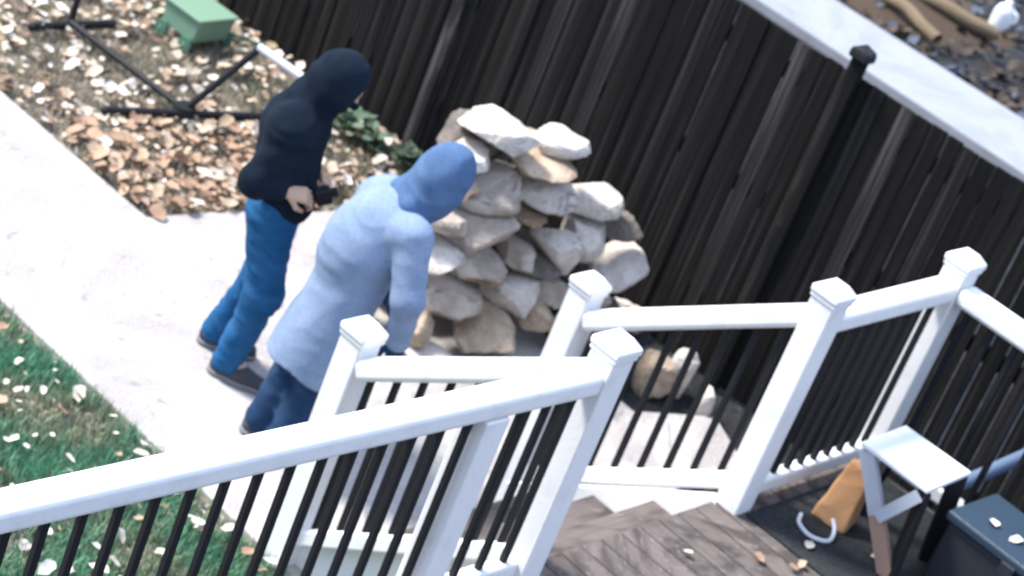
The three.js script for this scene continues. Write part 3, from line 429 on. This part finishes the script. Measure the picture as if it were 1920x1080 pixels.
{
  const rm = std({ map: tex(256, 256, (u, v) => { const n = tn(u, v, 30, 33, 4), k = 0.6 + 0.4 * Math.abs(Math.sin(u * 120)); return [0.016 * k * (1 + n), 0.019 * k * (1 + n), 0.022 * k * (1 + n)]; }, true), roughness: 1, bumpMap: M.fine, bumpScale: 0.003 });
  const r = rbox(2.4, 0.012, 1.02, 0.004); r.translate(1.275, DK + 0.0061, -1.945); solo('outdoor_rug', r, rm, 'charcoal outdoor rug covering the right side of the deck', 'rug');
  const bm = std({ color: col(0.016, 0.035, 0.058), roughness: 0.5, bumpMap: M.fine, bumpScale: 0.002 }), bd = std({ color: col(0.012, 0.016, 0.022), roughness: 0.6 });
  const c = thing('storage_box', 'dark blue lidded plastic storage box at the right edge of deck', 'box', [1.06, DK + 0.012, -2.05], -0.02);
  const q = part('box_body', rbox(0.66, 0.33, 0.36, 0.02, 3), bd, c); q.position.y = 0.165; const l = part('lid', rbox(0.70, 0.05, 0.40, 0.016, 3), bm, c); l.position.y = 0.356; const lt = part('latch', rbox(0.07, 0.06, 0.02, 0.005), bd, c); lt.position.set(0.0, 0.32, 0.205);
  const br = thing('grey_bar', 'grey blue bar spanning the gap from deck corner to fence', 'bar'); part('tube', barBetween(new THREE.CylinderGeometry(0.034, 0.034, 1, 16), V(0.32, 0.70, -2.56), V(0.30, 0.72, -3.585)), std({ color: col(0.11, 0.16, 0.25), roughness: 0.6 }), br); const fl = part('flange', new THREE.CylinderGeometry(0.05, 0.05, 0.012, 16).rotateX(Math.PI / 2), M.black, br); fl.position.set(0.32, 0.70, -2.566);
}

// ------------------------------------------------------------------ beyond the fence
{
  const bark = std({ color: col(0.07, 0.046, 0.028), roughness: 1, bumpMap: M.stoneBump, bumpScale: 0.02 }), pale = std({ color: col(0.21, 0.155, 0.095), roughness: 0.95, bumpMap: M.stoneBump, bumpScale: 0.01 });
  solo('fallen_branch', tube([[-5.1, 0.06, -10.5], [-4.85, 0.09, -10.45], [-4.62, 0.07, -10.35], [-4.4, 0.05, -10.3]], 0.055), pale, 'pale bare branch lying beyond the sidewalk, left of two', 'branch', 'fallen branches');
  solo('fallen_branch', tube([[-5.2, 0.06, -11.0], [-4.9, 0.10, -11.0], [-4.6, 0.07, -11.1], [-4.4, 0.05, -11.25]], 0.065), pale, 'pale bare branch lying beyond the sidewalk, right of two', 'branch', 'fallen branches');
  const m = lumpy(-6.2, -4.2, -12.2, -10.1, 0.1, 0, 0.05); const p = m.attributes.position; for (let i = 0; i < p.count; i++) { const dx = (p.getX(i) + 5.2) / 1.0, dz = (p.getZ(i) + 11.1) / 1.05; p.setY(i, p.getY(i) - 0.1 + 0.16 * Math.max(0, 1 - dx * dx) * Math.max(0, 1 - dz * dz)); } m.computeVertexNormals(); tag(structure('mulch_mound', m, bark), 'low brown mulch mound beyond the sidewalk', 'mulch');
  const j = thing('plastic_jug', 'white plastic jug with a handle standing beyond the sidewalk', 'jug', [-4.62, -0.06, -11.72]); const jm = std({ color: col(0.7, 0.72, 0.76), roughness: 0.4 });
  part('jug_body', new THREE.LatheGeometry([[0, 0], [0.085, 0], [0.095, 0.02], [0.095, 0.17], [0.07, 0.23], [0.03, 0.26], [0.03, 0.29], [0, 0.29]].map(a => new THREE.Vector2(...a)), 24), jm, j); part('handle', tube([[0.07, 0.22, 0], [0.12, 0.2, 0], [0.125, 0.14, 0], [0.09, 0.10, 0]], 0.013), jm, j);
}

// ------------------------------------------------------------------ grass, leaves, weeds
function scatter(name, geo, mat, items, label, category) { const im = new THREE.InstancedMesh(geo, mat, items.length); im.name = numbered(name); const m = new THREE.Matrix4(), e = new THREE.Euler(), q = new THREE.Quaternion(); items.forEach((t, i) => { e.set(t.rx || 0, t.ry || 0, t.rz || 0, 'YXZ'); q.setFromEuler(e); m.compose(V(t.x, t.y, t.z), q, V(t.sx || t.s, t.sy || t.s, t.sz || t.s)); im.setMatrixAt(i, m); im.setColorAt(i, t.c); }); im.castShadow = im.receiveShadow = true; scene.add(im); return tag(im, label, category, undefined, 'stuff'); }
const blade = (() => { const g = new THREE.BufferGeometry(); const P = [-0.5, 0, 0, 0.5, 0, 0, -0.38, 0.5, 0.10, 0.38, 0.5, 0.10, 0, 1, 0.42]; g.setAttribute('position', new THREE.Float32BufferAttribute(P, 3)); g.setIndex([0, 1, 2, 1, 3, 2, 2, 3, 4]); g.computeVertexNormals(); return g; })();
const leaf = (() => { // lobed, curled dry leaf about 1 long in x
  const g = new THREE.BufferGeometry(), P = [], I = [], n = 9; for (let i = 0; i < n; i++) { const t = i / (n - 1), w = (0.34 * Math.sin(Math.PI * Math.pow(t, 0.8)) + 0.01) * (1 + 0.16 * Math.sin(t * 11)), x = t - 0.5, y = 0.10 * Math.cos(t * 4) + 0.06; P.push(x, y + w * 0.45, -w, x, y, 0, x + 0.03, y + w * 0.35, w); }
  for (let i = 0; i < n - 1; i++) { const a = i * 3; I.push(a, a + 1, a + 3, a + 1, a + 4, a + 3, a + 1, a + 2, a + 4, a + 2, a + 5, a + 4); } g.setAttribute('position', new THREE.Float32BufferAttribute(P, 3)); g.setIndex(I); g.computeVertexNormals(); return g; })();
const grassMat = new THREE.MeshPhysicalMaterial({ color: 0xffffff, roughness: 0.8, side: THREE.DoubleSide, transmission: 0.25, thickness: 0 }); const leafMat = new THREE.MeshPhysicalMaterial({ color: 0xffffff, roughness: 0.75, side: THREE.DoubleSide });
{
  const R = rng(77), lawnA = [], lawnB = [];
  const inPatio = (x, z) => x > -3.52 && z < -1.2;
  for (let i = 0; i < 60000; i++) { const x = -6.6 + R() * 3.3, z = -3.52 + R() * 2.32; const edge = -3.56 + Math.max(0, -1.6 - z) * 0.12; if (x > edge || z > -1.26) continue; const gn = fbm(x * 1.3, 0, z * 1.3, 3), gf = smooth(-0.1, 0.35, gn + (z < -2.9 ? 0.12 : -0.12) - (x > -4.4 && z > -2.2 ? 0.25 : 0)); if (R() > 0.35 + gf * 0.65) continue; const a = mix3([0.36, 0.315, 0.235], [0.19, 0.205, 0.125], gf), k = 0.6 + R() * 0.8; lawnA.push({ x, y: -0.03, z, sx: 0.006 + R() * 0.004, sy: 0.03 + R() * 0.04, sz: 0.05, rx: (R() - 0.5) * 0.9, ry: R() * 6.28, c: col(a[0] * k, a[1] * k, a[2] * k) }); }
  for (let i = 0; i < 60000; i++) { const x = -3.6 + R() * 3.6, z = 0.05 + R() * 2.2; if (x > -0.25) continue; const gn = fbm(x * 1.9 + 5, 0, z * 1.9, 3), gf = smooth(-0.35, 0.25, gn); if (R() > 0.35 + gf * 0.65) continue; const a = mix3([0.21, 0.245, 0.145], [0.10, 0.30, 0.175], gf), k = 0.6 + R() * 0.8; lawnB.push({ x, y: -0.03, z, sx: 0.006 + R() * 0.005, sy: 0.045 + R() * 0.05, sz: 0.06, rx: (R() - 0.5) * 0.9, ry: R() * 6.28, c: col(a[0] * k, a[1] * k, a[2] * k) }); }
  scatter('grass', blade, grassMat, lawnA, 'sparse dull grass of the leaf strewn lawn by the fence', 'grass'); scatter('grass', blade, grassMat, lawnB, 'green grass of the lawn in the lower left', 'grass');
  const tones = [[0.50, 0.41, 0.31], [0.60, 0.53, 0.46], [0.36, 0.225, 0.145], [0.26, 0.165, 0.105], [0.42, 0.30, 0.20], [0.66, 0.61, 0.56], [0.16, 0.105, 0.07]];
  const litter = [], lb = [], ld = [], lv = [];
  const L = (x, z, y, s, tone, flat = 0.5) => { const t = tones[tone], k = 0.75 + R() * 0.45; return { x, y, z, s, rx: (R() - 0.5) * flat * 2, ry: R() * 6.28, rz: (R() - 0.5) * flat * 2, c: col(t[0] * k, t[1] * k, t[2] * k) }; };
  for (let i = 0; i < 4200; i++) { const x = -6.6 + R() * 3.2, z = -3.48 + R() * 2.28; const edge = -3.54 + Math.max(0, -1.6 - z) * 0.12; if (x > edge || z > -1.24) continue; const nearPath = smooth(-4.75, -4.1, x) * smooth(-2.75, -2.15, z); const dn = fbm(x * 1.7 + 9, 2, z * 1.7, 3); if (R() > 0.34 + nearPath * 0.5 + dn * 0.7) continue; const q = R(), tone = nearPath > 0.4 ? (q < 0.38 ? 2 : q < 0.55 ? 3 : q < 0.78 ? 4 : q < 0.93 ? 0 : 1) : (q < 0.28 ? 1 : q < 0.55 ? 0 : q < 0.72 ? 5 : q < 0.88 ? 4 : q < 0.96 ? 3 : 6); litter.push(L(x, z, 0.0 + R() * 0.03, 0.035 + Math.pow(R(), 2) * 0.085, tone)); }
  for (let i = 0; i < 420; i++) { const x = -3.5 + R() * 3.2, z = 0.1 + R() * 2.0; const q = R(); lb.push(L(x, z, 0.02 + R() * 0.03, 0.025 + Math.pow(R(), 2) * 0.065, q < 0.35 ? 5 : q < 0.7 ? 1 : q < 0.85 ? 4 : 2)); }
  for (let i = 0; i < 26; i++) { const x = 0.05 + R() * 1.2, z = -2.3 + R() * 2.2; ld.push(L(x, z, DK + 0.018, 0.03 + R() * 0.04, [5, 1, 0, 4, 2][Math.floor(R() * 5)], 0.25)); }
  for (const [x, z] of [[0.86, -2.0], [0.98, -1.99], [1.05, -2.1]]) ld.push(L(x, z, DK + 0.395, 0.07, 5, 0.1));
  for (let i = 0; i < 900; i++) { const x = -8 + R() * 7, z = -10.0 - Math.pow(R(), 1.6) * 3.5; const q = R(); const t = L(x, z, -0.04 + R() * 0.03, 0.07 + R() * 0.10, q < 0.5 ? 3 : q < 0.8 ? 6 : 4); t.c.multiplyScalar(0.16); if (q > 0.66 && q < 0.8) t.c = col(0.05, 0.065, 0.10); lv.push(t); }
  scatter('leaf_litter', leaf, leafMat, litter, 'brown and pale fallen leaves covering the lawn by the fence', 'leaves'); scatter('leaf_litter', leaf, leafMat, lb, 'scattered pale fallen leaves on the green lower lawn', 'leaves'); scatter('leaf_litter', leaf, leafMat, ld, 'few pale fallen leaves dropped on the deck and box lid', 'leaves'); scatter('leaf_litter', leaf, leafMat, lv, 'dark fallen leaves beyond the sidewalk', 'leaves');
}
{ // green weeds between patio and fence
  const R = rng(31), gm = [col(0.06, 0.115, 0.06), col(0.085, 0.14, 0.08), col(0.045, 0.09, 0.045)].map(c => new THREE.MeshPhysicalMaterial({ color: c, roughness: 0.8, side: THREE.DoubleSide, transmission: 0.25, thickness: 0 }));
  [[-4.12, -3.18, 0.17, 'broad leaved green weed behind the dark jacketed person, leftmost of three'], [-3.92, -3.22, 0.15, 'broad leaved green weed against the fence, middle of three'], [-3.70, -3.30, 0.13, 'small dark green weed against the fence, nearest the rock pile']].forEach(([x, z, s, label], k) => {
    const g = thing('weed', label, 'plant', [x, -0.03, z], 0, 'weeds along the fence');
    for (let i = 0; i < 22; i++) { const b = part('leaf', leaf, gm[(i + k) % 3], g); const a = R() * 6.28, rr = R() * s * 0.8; b.position.set(Math.cos(a) * rr, 0.03 + R() * s * 0.7, Math.sin(a) * rr); b.rotation.set((R() - 0.5) * 0.9, -a, 0.3 + R() * 0.6, 'YXZ'); b.scale.setScalar(0.09 + R() * 0.07); }
    part('stem', new THREE.CylinderGeometry(0.006, 0.01, s, 6).translate(0, s / 2, 0), gm[2], g);
  });
}
renderer.render(scene, camera);
